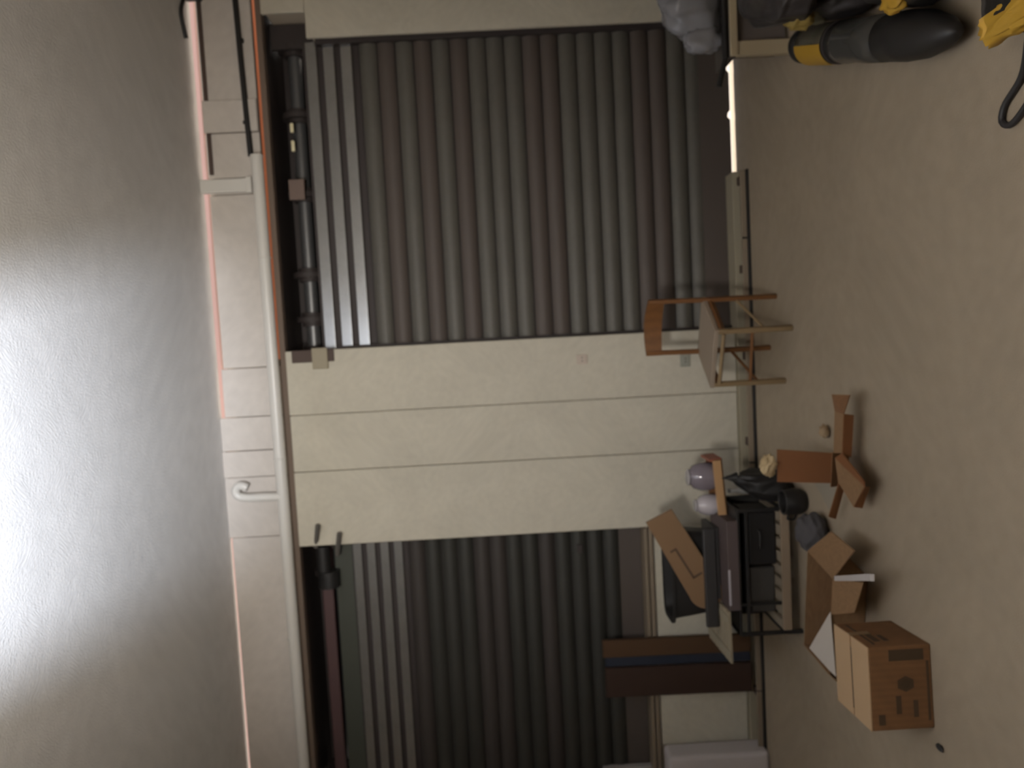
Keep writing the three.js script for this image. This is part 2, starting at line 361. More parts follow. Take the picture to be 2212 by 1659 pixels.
// ---------- wooden chair ----------
{
  const A = [-0.053, -4.168], B = [-0.349, -4.293], C = [0.129, -4.397], D = [-0.167, -4.522];
  const c = thing('wooden_chair', 'small wooden chair with a pale seat standing before the shutter', 'chair', [-0.11, 0, -4.345]);
  const L = ([x, z], y) => [x + 0.11, y, z + 4.345];
  const mix = (p, q, t) => [p[0] + (q[0] - p[0]) * t, p[1] + (q[1] - p[1]) * t];
  const turn = Math.atan2(A[1] - B[1], A[0] - B[0]);
  for (const p of [A, B]) part('leg', bar(L(p, 0), L(p, 0.405), 0.026, 0.026, 0.004, -turn), paleWood, c, 'pale front leg');
  const up = [0.02, -0.045];   // rear posts lean back
  for (const p of [C, D]) {
    part('leg', bar(L(p, 0), L(mix(p, [p[0], p[1] + 0.02], 1), 0.40), 0.024, 0.028, 0.004, -turn), wood, c);
    part('back_post', bar(L([p[0], p[1] + 0.02], 0.38), L([p[0] + 0.005, p[1] + 0.0], 0.735), 0.024, 0.026, 0.005, -turn), wood, c);
  }
  // curved top plank of the back
  const bp = (p, q, y0, y1, bow, t) => {
    const pos = [], n = 14, dir = [q[0] - p[0], q[1] - p[1]], len = Math.hypot(...dir), nx = -dir[1] / len, nz = dir[0] / len;
    const ring = k => { const s = k / n, b = bow * Math.sin(Math.PI * s), x = p[0] + dir[0] * s, z = p[1] + dir[1] * s; return [[x + nx * b, z + nz * b], [x + nx * (b + t), z + nz * (b + t)]]; };
    const quad = (a, b, c2, d) => pos.push(...a, ...b, ...c2, ...a, ...c2, ...d);
    for (let k = 0; k < n; k++) {
      const [i0, o0] = ring(k), [i1, o1] = ring(k + 1), e0 = 0.012 * Math.sin(Math.PI * k / n), e1 = 0.012 * Math.sin(Math.PI * (k + 1) / n);
      const P = (q2, y) => L(q2, y);
      quad(P(i0, y0), P(i1, y0), P(i1, y1 + e1), P(i0, y1 + e0)); quad(P(o1, y0), P(o0, y0), P(o0, y1 + e0), P(o1, y1 + e1));
      quad(P(i0, y1 + e0), P(i1, y1 + e1), P(o1, y1 + e1), P(o0, y1 + e0)); quad(P(i1, y0), P(i0, y0), P(o0, y0), P(o1, y0));
    }
    for (const k of [0, n]) { const [i, o] = ring(k); quad(L(i, y0), L(o, y0), L(o, y1), L(i, y1)); }
    const g = new THREE.BufferGeometry(); g.setAttribute('position', new THREE.Float32BufferAttribute(pos, 3));
    g.setAttribute('uv', new THREE.Float32BufferAttribute(pos.flatMap((v, i) => i % 3 === 0 ? [pos[i] * 2, pos[i + 1] * 2] : []), 2));
    g.computeVertexNormals(); return g;
  };
  part('backrest', bp([C[0] + 0.01, C[1] + 0.008], [D[0] - 0.012, D[1] + 0.008], 0.645, 0.737, 0.035, 0.014), wood, c);
  // seat slab
  const s = new THREE.Shape(), ov = 0.012;
  const ctr = mix(A, D, 0.5), grow = p => [ctr[0] + (p[0] - ctr[0]) * (1 + ov * 5), ctr[1] + (p[1] - ctr[1]) * (1 + ov * 5)];
  [A, C, D, B].forEach((p, i) => { const q = grow(p); i ? s.lineTo(q[0] + 0.11, -(q[1] + 4.345)) : s.moveTo(q[0] + 0.11, -(q[1] + 4.345)); });
  const sg = new THREE.ExtrudeGeometry(s, { depth: 0.018, bevelEnabled: true, bevelSize: 0.004, bevelThickness: 0.004, bevelSegments: 2 }); sg.rotateX(-Math.PI / 2); sg.translate(0, 0.408, 0);
  part('seat', sg, seatMat, c, 'pale flat seat');
  part('front_rail', bar(L(mix(A, B, 0.03), 0.375), L(mix(A, B, 0.97), 0.375), 0.018, 0.052, 0.003, 0), paleWood, c, 'pale front rail');
  for (const [p, q, y] of [[A, C, 0.38], [B, D, 0.38], [C, D, 0.38]]) part('rail', bar(L(mix(p, q, 0.04), y), L(mix(p, q, 0.96), y), 0.016, 0.04, 0.003), wood, c);
  part('stretcher', bar(L(A, 0.22), L(B, 0.20), 0.016, 0.02, 0.003), wood, c);
  part('stretcher', bar(L(A, 0.15), L(C, 0.24), 0.014, 0.018, 0.003), paleWood, c);
  part('stretcher', bar(L(B, 0.15), L(D, 0.24), 0.014, 0.018, 0.003), wood, c);
}

// ---------- low black rack and what stands on and in it ----------
{
  const x0 = -1.735, x1 = -1.04, z0 = -4.47, z1 = -4.14, H = 0.345;
  const r = thing('metal_rack', 'low black metal rack with a slatted bottom shelf, standing before the shutter corner', 'rack', [(x0 + x1) / 2, 0, (z0 + z1) / 2]);
  const hw = (x1 - x0) / 2, hd = (z1 - z0) / 2;
  for (const sx of [-1, 1]) for (const sz of [-1, 1]) part('post', bar([sx * hw, 0, sz * hd], [sx * hw, H, sz * hd], 0.02, 0.02, 0.003), M.black, r);
  for (const x of [-0.18]) part('post', bar([x, 0.09, hd], [x, H, hd], 0.014, 0.014, 0.003), M.black, r);
  for (const y of [H, 0.30, 0.10]) for (const sz of [-1, 1]) part('rail', bar([-hw, y, sz * hd], [hw, y, sz * hd], 0.016, 0.018, 0.003), M.black, r);
  for (const y of [H, 0.10]) for (const sx of [-1, 1]) part('side_rail', bar([sx * hw, y, -hd], [sx * hw, y, hd], 0.016, 0.018, 0.003), M.black, r);
  part('top_sheet', ext(-hw, hw, H - 0.006, H + 0.002, -hd, hd, 0.002), M.darkGrey, r);
  part('back_sheet', ext(-hw, hw, 0.10, H, -hd - 0.006, -hd, 0.001), std(0.045, 0.043, 0.04, 0.7), r);
  for (let k = 0; k < 9; k++) { const x = -hw + 0.045 + k * (2 * hw - 0.09) / 8; part('shelf_slat', ext(x - 0.026, x + 0.026, 0.10, 0.115, -hd, hd + 0.01, 0.003), std(0.30, 0.25, 0.185, 0.8), r, 'pale shelf slat'); }
  part('shelf_edge', ext(-hw + 0.02, hw, 0.07, 0.118, hd + 0.01, hd + 0.03, 0.004), std(0.28, 0.21, 0.145, 0.8), r, 'pale front edge of the shelf');
}
const blackBox = thing('black_case', 'black case inside the right half of the metal rack', 'case', [-1.215, 0.116, -4.31]);
part('body', ext(-0.15, 0.15, 0, 0.155, -0.12, 0.12, 0.012), M.black, blackBox);
part('lid', ext(-0.155, 0.155, 0.155, 0.167, -0.125, 0.125, 0.005), M.black, blackBox);
part('handle', tube([[-0.05, 0.1, 0.12], [-0.045, 0.1, 0.14], [0.045, 0.1, 0.14], [0.05, 0.1, 0.12]], 0.006, 16, 8), M.darkGrey, blackBox);
const greyBox = thing('grey_crate', 'dark grey crate inside the left half of the metal rack', 'crate', [-1.52, 0.116, -4.33]);
part('body', ext(-0.13, 0.13, 0, 0.15, -0.1, 0.1, 0.01), std(0.06, 0.055, 0.05, 0.7), greyBox);
part('rim', ext(-0.137, 0.137, 0.14, 0.16, -0.107, 0.107, 0.005), M.darkGrey, greyBox);
const strippedBoard = thing('slatted_board', 'beige slatted board on top of the rack, one corner sticking out left', 'board', [-1.555, 0.4115, -4.315], 0.06);
for (let k = 0; k < 7; k++) part('slat', ext(-0.33, -0.045, 0, 0.014, -0.225 + k * 0.065, -0.225 + k * 0.065 + 0.05, 0.002), std(0.33, 0.28, 0.20, 0.8), strippedBoard);
for (const x of [-0.28, -0.09]) part('batten', ext(x - 0.02, x + 0.02, 0.012, 0.02, -0.22, 0.22, 0.002), M.olive, strippedBoard);
const maroon = thing('flat_box', 'flat maroon box lying on the rack under the black tub', 'box', [-1.345, 0.348, -4.29], 0.02);
part('body', ext(-0.25, 0.25, 0, 0.062, -0.165, 0.165, 0.004), std(0.085, 0.062, 0.06, 0.7), maroon);
part('label_strip', ext(-0.22, -0.02, 0.05, 0.062, 0.158, 0.167, 0.002), std(0.4, 0.37, 0.4, 0.6), maroon, 'pale strip along the upper edge');
{
  const t = thing('black_tub', 'flared black plastic tub on the rack with a cardboard lid standing in it', 'tub', [-1.455, 0.432, -4.45], 0.04);
  const ring = (w, d, y, n = 40) => { const a = []; for (let k = 0; k < n; k++) { const th = k / n * 2 * Math.PI, c = Math.cos(th), s = Math.sin(th), e = 0.35; a.push([Math.sign(c) * Math.abs(c) ** e * w, y, Math.sign(s) * Math.abs(s) ** e * d]); } return a; };
  const rings = [ring(0.235, 0.10, 0), ring(0.262, 0.115, 0.23), ring(0.285, 0.135, 0.235), ring(0.285, 0.135, 0.25), ring(0.254, 0.108, 0.245), ring(0.228, 0.092, 0.012)];
  const pos = [], n = 40;
  for (let j = 0; j + 1 < rings.length; j++) for (let k = 0; k < n; k++) { const a = rings[j][k], b = rings[j][(k + 1) % n], c = rings[j + 1][(k + 1) % n], d = rings[j + 1][k]; pos.push(...a, ...c, ...b, ...a, ...d, ...c); }
  for (const [j, up] of [[0, 0], [5, 1]]) for (let k = 0; k < n; k++) { const a = rings[j][k], b = rings[j][(k + 1) % n], y = rings[j][0][1]; up ? pos.push(0, y, 0, ...b, ...a) : pos.push(0, y, 0, ...a, ...b); }
  const g = new THREE.BufferGeometry(); g.setAttribute('position', new THREE.Float32BufferAttribute(pos, 3)); g.computeVertexNormals();
  part('body', g, M.black, t);
  part('base_lip', ext(-0.285, 0.285, 0, 0.075, 0.165, 0.19, 0.012), M.darkGrey, t);
  part('base_tray', ext(-0.125, 0.285, -0.019, 0.012, -0.08, 0.18, 0.004), M.darkGrey, t);
}
{
  // long cardboard lid: pointed end up right, round end down left, leaning on the tub's front
  const s = new THREE.Shape();
  s.moveTo(0.30, -0.085); s.lineTo(0.31, 0.075); s.lineTo(-0.15, 0.092);
  s.absarc(-0.20, 0.002, 0.093, Math.PI * 0.42, Math.PI * 1.55, false); s.lineTo(0.30, -0.085);
  const g = new THREE.ExtrudeGeometry(s, { depth: 0.012, bevelEnabled: true, bevelSize: 0.003, bevelThickness: 0.003, bevelSegments: 2 });
  const o = thing('cardboard_lid', 'rounded brown cardboard lid slanting across the front of the black tub', 'cardboard', [-1.36, 0.592, -4.315]);
  o.rotation.set(-0.12, 0.05, 0.52);
  part('sheet', g, std(0.20, 0.118, 0.06, 0.85), o);
  const ink = std(0.075, 0.045, 0.025, 0.8);
  part('print', mergeGeometries([ext(-0.10, 0.10, 0.01, 0.022, 0.0155, 0.017, 0), ext(-0.10, -0.088, -0.04, 0.02, 0.0155, 0.017, 0), ext(0.09, 0.102, 0.01, 0.05, 0.0155, 0.017, 0)]), ink, o, 'faint printed bracket mark');
}
// plank with jars, at the right end of the rack
const plank = thing('wooden_tray', 'orange wooden tray reaching out right from the rack, two clear jars on it', 'tray', [-0.99, 0.36, -4.38]);
plank.rotation.z = 0.07;
part('base', ext(-0.20, 0.22, 0, 0.012, -0.09, 0.09, 0.003), wood, plank);
part('front', ext(-0.20, 0.22, 0, 0.055, 0.078, 0.09, 0.003), std(0.42, 0.245, 0.115, 0.6), plank, 'orange front board');
part('back', ext(-0.20, 0.22, 0, 0.05, -0.09, -0.078, 0.003), wood, plank);
part('end', ext(0.208, 0.222, 0, 0.075, -0.09, 0.09, 0.003), std(0.30, 0.10, 0.06, 0.6), plank, 'red end board');
part('end', ext(-0.202, -0.19, 0, 0.05, -0.09, 0.09, 0.003), wood, plank);
function jar(label, x, y, z, r, h, tint, rough) {
  const j = thing('clear_jar', label, 'jar', [x, y, z]);
  const outer = [[0.0, 0], [r * 0.72, 0], [r * 0.9, h * 0.06], [r, h * 0.3], [r * 0.99, h * 0.6], [r * 0.8, h * 0.86], [r * 0.55, h * 0.95], [r * 0.55, h]];
  const inner = [...outer].reverse().map(([a, b]) => [Math.max(0, a - 0.004), Math.max(0.005, b)]);
  part('body', new THREE.LatheGeometry([...outer, ...inner].map(([a, b]) => new THREE.Vector2(a, b)), 40), new THREE.MeshPhysicalMaterial({ color: tint, roughness: rough, transmission: 0.6, thickness: 0, ior: 1.45, clearcoat: 0.8 }), j);
  part('lid', new THREE.LatheGeometry([[0, h], [r * 0.58, h], [r * 0.59, h + 0.006], [r * 0.5, h + 0.011], [0, h + 0.013]].map(([a, b]) => new THREE.Vector2(a, b)), 32), std(0.36, 0.34, 0.35, 0.2), j, 'shiny lid');
  part('foot_glint', new THREE.TorusGeometry(r * 0.72, 0.006, 8, 32).rotateX(Math.PI / 2).translate(0, 0.007, 0), std(0.75, 0.74, 0.74, 0.15, { metalness: 0.6 }), j, 'bright ring standing in for a highlight at the foot');  // bright ring put in as the highlight at the jar foot
}
jar('round smoke-grey clear jar on the right end of the wooden tray', -0.885, 0.3835, -4.38, 0.082, 0.165, 0xb9b0ba, 0.08);
jar('paler clear jar on the wooden tray, left of the smoke-grey jar', -1.055, 0.371, -4.39, 0.062, 0.135, 0xf0ecf0, 0.12);
const bottle = thing('white_bottle', 'small white bottle under the tray beside the rack', 'bottle', [-1.01, 0, -4.52]);
part('body', new THREE.LatheGeometry([[0, 0], [0.022, 0], [0.024, 0.02], [0.024, 0.2], [0.01, 0.24], [0.01, 0.26], [0, 0.26]].map(([a, b]) => new THREE.Vector2(a, b)), 24), std(0.42, 0.42, 0.41, 0.3), bottle);
part('cap', new THREE.CylinderGeometry(0.012, 0.013, 0.025, 18).translate(0, 0.27, 0), std(0.5, 0.5, 0.5, 0.4), bottle);
// black bag, pot, bundle on the floor at the rack's right end
const bag = thing('black_bag', 'black plastic bag slumped against the right end of the rack, its neck standing up', 'bag', [-0.93, 0, -4.27]);
{ const g = lump(0.085, 0.15, 0.13, 3.3, 0.25, 2.0, 0.8), p = g.attributes.position; for (let i = 0; i < p.count; i++) { const t = Math.max(0, p.getY(i)) / 0.15; p.setX(i, p.getX(i) * (1 - 0.75 * t * t) + 0.05 * t * t); p.setZ(i, p.getZ(i) * (1 - 0.6 * t * t)); p.setY(i, p.getY(i) + 0.03 * t * t); } g.computeVertexNormals(); part('sack', ground(g), M.black, bag); }
part('tied_neck', new THREE.ConeGeometry(0.03, 0.09, 10).translate(0.05, 0.345, 0), M.black, bag);
const pot = thing('black_pot', 'round black pot on the floor in front of the black bag', 'pot', [-0.985, 0, -4.06]);
part('body', new THREE.LatheGeometry([[0, 0.004], [0.05, 0.0], [0.068, 0.03], [0.072, 0.075], [0.066, 0.12], [0.058, 0.12], [0.063, 0.075], [0.058, 0.032], [0, 0.014]].map(([a, b]) => new THREE.Vector2(a, b)), 36), M.black, pot);
part('rim', new THREE.TorusGeometry(0.063, 0.005, 8, 36).rotateX(Math.PI / 2).translate(0, 0.12, 0), M.darkGrey, pot);
part('handle', tube([[-0.066, 0.09, 0], [-0.09, 0.10, 0.01], [-0.095, 0.07, 0.01], [-0.07, 0.05, 0]], 0.006, 20, 8), M.black, pot);
const bundle = solo('cloth_bundle', ground(lump(0.095, 0.07, 0.1, 8.1, 0.2, 2.5, 0.9)), std(0.085, 0.08, 0.085, 0.95), 'dark grey cloth bundle on the floor beside the open carton', 'cloth', [-1.085, 0, -3.80]);

// ---------- cardboard on the floor ----------
{
  // open carton in front of the rack
  const o = thing('open_carton', 'open brown carton with flaps spread out in front of the rack', 'carton', [-1.39, 0, -3.56]);
  const L = (x, y, z) => [x + 1.39, y, z + 3.56];
  const h = 0.16, BR = [-1.129, -3.639], FR = [-1.178, -3.36], BL = [-1.63, -3.72], FL = [-1.65, -3.44];
  const P = ([x, z], y) => L(x, y, z);
  part('back_side', plate(P(BL, 0.004), P(BR, 0.004), P(BR, h), P(BL, h)), card, o);
  part('right_side', plate(P(BR, 0.004), P(FR, 0.004), P(FR, h), P(BR, h)), card, o);
  part('front_side', plate(P(FR, 0.004), P(FL, 0.004), P(FL, h), P(FR, h)), card, o);
  part('left_side', plate(P(FL, 0.004), P(BL, 0.004), P(BL, h), P(FL, h)), card, o);
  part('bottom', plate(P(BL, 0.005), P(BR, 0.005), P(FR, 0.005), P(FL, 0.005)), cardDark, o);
  part('flap', plate(P(BR, h), P(FR, h), L(-0.987, 0.158, -3.145), L(-0.962, 0.158, -3.37), 0.004), card, o);
  part('flap', plate(P(FR, h), L(-1.352, h, -3.388), L(-1.262, 0.152, -3.17), L(-1.104, 0.152, -3.085), 0.004), card, o);
  part('flap', plate(P(BL, h), P(FL, h), L(-1.74, 0.07, -3.40), L(-1.72, 0.07, -3.62), 0.004), card, o);
}
const sheet = thing('paper_sheet', 'white paper sheet lying over the left end of the open carton', 'paper', [-1.505, 0.167, -3.40]);
part('sheet', plate([-0.105, 0, -0.235], [0.17, 0, 0.02], [-0.115, 0, 0.06], [-0.115, 0, 0.0], 0.002), std(0.62, 0.56, 0.5, 0.7), sheet);
part('folded_corner', plate([-0.105, 0.001, -0.235], [-0.115, 0.001, 0.0], [-0.135, -0.03, 0.0], [-0.125, -0.03, -0.2], 0.002), std(0.5, 0.46, 0.44, 0.7), sheet);
const strip = thing('paper_strip', 'narrow white paper strip along the front flap of the open carton', 'paper', [-1.11, 0.164, -3.17]);
part('sheet', plate([-0.045, 0, -0.165], [0.07, 0, 0.165], [0.04, 0, 0.165], [-0.068, 0, -0.165], 0.002), std(0.5, 0.46, 0.44, 0.7), strip);
part('fold', plate([0.07, 0, 0.165], [0.04, 0, 0.165], [0.043, -0.012, 0.18], [0.072, -0.012, 0.18], 0.002), std(0.5, 0.46, 0.44, 0.7), strip);
{
  // closed carton with print, nearest of the boxes
  const W = 0.325, D = 0.30, H = 0.245;
  const o = thing('closed_carton', 'closed brown cardboard box with dark print on its front, nearest of the boxes', 'box', [-1.455, 0, -3.005], 0.07);
  part('body', ext(-W / 2, W / 2, 0, H - 0.004, -D / 2, D / 2, 0.006), new THREE.MeshStandardMaterial({ map: cardTex, roughness: 0.85, color: new THREE.Color().setRGB(0.56, 0.46, 0.36) }), o);  // colour darkened to carry the shade on the sides
  const ink = std(0.075, 0.045, 0.022, 0.8), stain = std(0.085, 0.05, 0.026, 0.85);
  for (const s of [-1, 1]) part('top_flap', ext(-W / 2, W / 2, H - 0.004, H + 0.001, s > 0 ? 0.007 : -D / 2, s > 0 ? D / 2 : -0.004, 0.0015), std(0.50, 0.34, 0.195, 0.85), o, 'brown top flap, colour lightened as if lit from above');  // light from above put into the paler flap colour
  part('seam', ext(-W / 2 + 0.03, W / 2 - 0.05, H - 0.004, H - 0.001, -0.004, 0.008, 0), M.black, o, 'dark open seam along the top');
  const zf = D / 2 + 0.0006, f = (x0, x1, y0, y1, m, n = 'print') => part(n, ext(x0, x1, y0, y1, zf - 0.001, zf + 0.0006, 0), m, o);
  f(0.105, 0.148, 0.03, 0.165, ink, 'label_bar');
  const dia = new THREE.CircleGeometry(0.036, 6).scale(0.85, 1, 1).translate(0.015, 0.105, zf + 0.001); part('emblem', dia, stain, o, 'blurred round emblem');
  part('emblem_core', new THREE.CircleGeometry(0.018, 20).translate(0.015, 0.105, zf + 0.0016), ink, o);
  f(-0.10, -0.03, 0.125, 0.145, stain); f(-0.115, -0.05, 0.06, 0.078, stain); f(-0.13, 0.10, 0.012, 0.022, stain); f(-0.14, -0.10, 0.19, 0.215, stain);
  const xr = W / 2 + 0.0006;
  for (const [z0, z1, y0, y1] of [[-0.01, 0.09, 0.165, 0.19], [0.02, 0.09, 0.13, 0.15], [-0.12, 0.12, 0.2, 0.21]]) part('print', ext(xr - 0.001, xr + 0.0006, y0, y1, z0, z1, 0), stain, o);
  part('tape', ext(xr - 0.001, xr + 0.001, 0.16, H, -0.03, 0.005, 0), std(0.30, 0.2, 0.11, 0.35), o);
}
{
  // torn carton, opened out, with one tall side still standing
  const o = thing('torn_carton', 'torn orange-brown carton opened out on the bare floor, one tall flap standing', 'carton', [-0.68, 0, -3.55]);
  const L = (x, y, z) => [x + 0.68, y, z + 3.55];
  part('standing_flap', plate(L(-0.655, 0.004, -3.60), L(-0.80, 0.004, -3.61), L(-0.785, 0.295, -3.65), L(-0.625, 0.295, -3.64), 0.006), cardOrange, o, 'orange-brown flap standing upright');
  // long right flap folded to an L
  part('long_flap', plate(L(-0.425, 0.12, -3.385), L(-0.428, 0.12, -3.30), L(-0.605, 0.115, -3.335), L(-0.618, 0.115, -3.42), 0.005), card, o);
  part('long_flap_side', plate(L(-0.428, 0.12, -3.30), L(-0.436, 0.072, -3.312), L(-0.628, 0.072, -3.345), L(-0.605, 0.115, -3.335), 0.005), cardOrange, o);
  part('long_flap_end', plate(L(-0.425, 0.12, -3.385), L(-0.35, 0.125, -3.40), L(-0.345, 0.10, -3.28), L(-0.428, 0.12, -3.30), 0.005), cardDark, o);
  part('front_flap', plate(L(-0.640, 0.11, -3.42), L(-0.72, 0.10, -3.165), L(-0.832, 0.098, -3.271), L(-0.752, 0.10, -3.412), 0.005), card, o);
  part('front_flap_side', plate(L(-0.72, 0.10, -3.165), L(-0.735, 0.06, -3.205), L(-0.840, 0.06, -3.278), L(-0.832, 0.098, -3.271), 0.005), cardOrange, o);
  part('front_flap_edge', plate(L(-0.605, 0.115, -3.335), L(-0.640, 0.11, -3.42), L(-0.72, 0.10, -3.165), L(-0.70, 0.10, -3.165), 0.004), cardOrange, o);
  part('left_flap', plate(L(-0.757, 0.09, -3.435), L(-0.944, 0.09, -3.554), L(-0.961, 0.05, -3.571), L(-0.79, 0.05, -3.47), 0.005), cardOrange, o);
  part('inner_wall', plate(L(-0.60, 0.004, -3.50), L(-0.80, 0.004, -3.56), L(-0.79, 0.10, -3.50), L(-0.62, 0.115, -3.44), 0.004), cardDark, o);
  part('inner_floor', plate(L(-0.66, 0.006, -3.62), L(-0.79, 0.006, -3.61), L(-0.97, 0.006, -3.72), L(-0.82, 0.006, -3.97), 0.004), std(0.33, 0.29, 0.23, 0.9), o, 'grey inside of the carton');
}
solo('crumpled_paper', ground(lump(0.05, 0.035, 0.035, 5.7, 0.5, 3, 1, 28, 0.1)), std(0.46, 0.35, 0.2, 0.85), 'crumpled tan paper on top of the standing orange flap', 'paper', [-0.70, 0.296, -3.645]);
solo('paper_scrap', ground(lump(0.03, 0.02, 0.03, 2.2, 0.5, 3, 1, 24, 0.1)), std(0.34, 0.24, 0.14, 0.85), 'small crumpled scrap on the bare floor right of the orange flap', 'paper', [-0.565, 0, -3.735]);
solo('dark_crumb', ground(lump(0.012, 0.008, 0.02, 9.2, 0.4, 3, 1, 20)), M.darkGrey, 'tiny dark crumb on the floor near the closed box', 'debris', [-1.66, 0, -2.80]);

// ---------- boards leaning on the low wall ----------
function leaning(name, label, category, xc, w, hgt, t, mat, zFoot, lean, tilt) {
  const o = thing(name, label, category, [xc, 0.0735, zFoot]);
  o.rotation.order = 'ZXY'; o.rotation.x = -lean; o.rotation.z = tilt;
  part('board', ext(-w / 2, w / 2, 0, hgt, -t / 2, t / 2, 0.004), mat, o);
  part('edge', ext(-w / 2, w / 2, hgt, hgt + 0.006, -t / 2, t / 2, 0.002), mat, o);
  return o;
}
leaning('leaning_board', 'brown board leaning on the low wall, right of the blue one', 'board', -2.085, 0.115, 0.955, 0.03, std(0.072, 0.034, 0.0125, 0.8), -4.85, 0.03, 0.0);
leaning('leaning_board', 'dark blue board between the two brown boards leaning on the low wall', 'board', -2.175, 0.07, 0.94, 0.02, std(0.016, 0.021, 0.036, 0.8), -4.862, 0.03, 0.0);
leaning('leaning_board', 'darker brown board leaning on the low wall, left of the blue one', 'board', -2.312, 0.195, 0.945, 0.03, std(0.036, 0.0165, 0.0095, 0.8), -4.85, 0.03, 0.0);

// ---------- clutter on the right ----------
{
  const o = thing('low_bench', 'low pale wooden bench at the right with a clear plastic bag on it', 'bench', [1.84, 0, -4.2]);
  const bw = std(0.46, 0.38, 0.25, 0.6);
  for (const [x, z] of [[-0.435, 0.125], [0.43, 0.125]]) part('leg', ext(x - 0.037, x + 0.037, 0, 0.287, z - 0.02, z + 0.02, 0.004), bw, o);
  for (const [x, z] of [[-0.38, -0.1], [0.43, -0.1]]) part('leg', ext(x - 0.02, x + 0.02, 0, 0.287, z - 0.02, z + 0.02, 0.004), M.darkWood, o);
  part('front_edge', ext(-0.475, 0.5, 0.287, 0.325, 0.135, 0.155, 0.004), bw, o);
  part('top', ext(-0.47, 0.5, 0.29, 0.322, -0.14, 0.135, 0.004), std(0.10, 0.085, 0.07, 0.8), o, 'dark top');
  part('front_panel', ext(-0.39, 0.46, 0.02, 0.287, 0.09, 0.105, 0.003), std(0.13, 0.11, 0.10, 0.7), o, 'grey panel under the top');
}
const clearFilm = new THREE.MeshPhysicalMaterial({ color: new THREE.Color(0.34, 0.34, 0.37), roughness: 0.22, transmission: 0.3, thickness: 0, clearcoat: 0.6 });
const cb = thing('plastic_bag', 'smoky clear plastic bag standing on the low bench before the shutter edge', 'bag', [1.68, 0.323, -4.22], 0.2);
{ const g = ground(lump(0.24, 0.16, 0.10, 4.4, 0.22, 1.6, 0.85, 56, 0.018)), p = g.attributes.position; for (let i = 0; i < p.count; i++) { const t = p.getY(i) / 0.32; p.setX(i, p.getX(i) * (1.05 - 0.25 * t) + 0.05 * t); p.setZ(i, p.getZ(i) * (1 + 0.12 * Math.sin(p.getX(i) * 55 + 3 * t))); } g.computeVertexNormals(); part('film', g, clearFilm, cb); }
part('contents', ground(lump(0.15, 0.09, 0.06, 6.4, 0.3, 2.2, 0.8, 28)).translate(0.02, 0.02, 0), std(0.03, 0.035, 0.055, 0.7), cb, 'dark blue contents');
part('fold', ground(lump(0.07, 0.10, 0.05, 7.7, 0.3, 2.0, 0.85, 28, 0.02)).translate(-0.20, 0.0, 0.02), clearFilm, cb);
const pole = thing('black_pole', 'black pole lying on the low bench, its tip reaching over the shutter', 'pole', [1.5, 0.34, -4.095]);
part('shaft', rod([-0.13, 0.0, 0.0], [0.6, 0.0, 0.02], 0.0165, 14), M.black, pole);
part('tip', rod([-0.27, 0.035, -0.012], [-0.13, 0.0, 0.0], 0.0135, 14), M.black, pole);

const yellow = std(0.50, 0.29, 0.03, 0.55), yellowDull = std(0.30, 0.21, 0.05, 0.6);
{
  // long wrapped roll lying on the floor towards the camera
  const R = 0.088, a = V(1.285, R, -3.72), b = V(0.885, R, -2.50), o = thing('wrapped_roll', 'long roll in black and clear plastic with yellow band, lying on the floor', 'roll', [a.x, 0, a.z]);
  const dir = b.clone().sub(a); o.rotation.y = Math.atan2(dir.x, dir.z);
  const lathe = (prof, mat, name, label) => {
    const g = new THREE.LatheGeometry(prof.map(([z, r]) => new THREE.Vector2(r, z)), 40); g.rotateX(Math.PI / 2); g.translate(0, R, 0);
    return part(name, g, mat, o, label);
  };
  lathe([[0, 0], [0.0, 0.06], [0.03, 0.078], [0.12, 0.084], [0.12, 0]], M.black, 'end_cap', 'black end cap');
  lathe([[0.12, 0], [0.12, 0.082], [0.2, 0.0865], [0.3, 0.084], [0.42, 0.087], [0.42, 0]], std(0.085, 0.075, 0.05, 0.35), 'wrap', 'dark wrap');
  const g = new THREE.CylinderGeometry(0.0895, 0.0885, 0.29, 36, 1, true, Math.PI * 0.95, Math.PI * 0.5); g.rotateX(Math.PI / 2); g.rotateZ(0.2); g.translate(0, R, 0.275);
  part('label_band', g, new THREE.MeshStandardMaterial({ color: yellow.color, roughness: 0.5, side: THREE.DoubleSide }), o, 'yellow label');
  lathe([[0.42, 0], [0.42, 0.0875], [0.445, 0.0875], [0.445, 0]], M.darkBrown, 'strap', 'dark strap');
  lathe([[0.445, 0], [0.445, 0.084], [0.52, 0.0865], [0.6, 0.083], [0.7, 0.087], [0.86, 0.085], [0.86, 0]], std(0.07, 0.068, 0.062, 0.16, { metalness: 0.2 }), 'clear_wrap', 'glossy grey wrap');
  lathe([[0.86, 0], [0.86, 0.084], [1.0, 0.086], [1.12, 0.078], [1.22, 0.055], [1.28, 0.028], [1.29, 0]], std(0.02, 0.018, 0.017, 0.5), 'tail', 'dark tail');
}
function sack(label, x, y, z, rx, ry, rz, turn, seed, mat, patches) {
  const o = thing('packed_sack', label, 'sack', [x, y, z], turn);
  const g = ground(lump(rx, ry, rz, seed, 0.12, 2.0, 0.62, 48, 0.02));
  part('body', g, mat, o);
  patches.forEach(([px, py, pz, sx, sy, sz, m], i) => part('printed_patch', lump(sx, sy, sz, seed + i, 0.35, 2.5, 0.7, 24, 0.06).translate(px, py, pz), m, o, 'yellow printed patch'));
  part('tied_end', ground(lump(rx * 0.25, ry * 0.4, rz * 0.15, seed + 3, 0.4, 3, 1, 20, 0.08)).translate(0, ry * 0.6, -rz * 1.02), mat, o);
  return o;
}
const sackBlack = std(0.018, 0.016, 0.014, 0.4), sackGrey = std(0.036, 0.031, 0.03, 0.4);
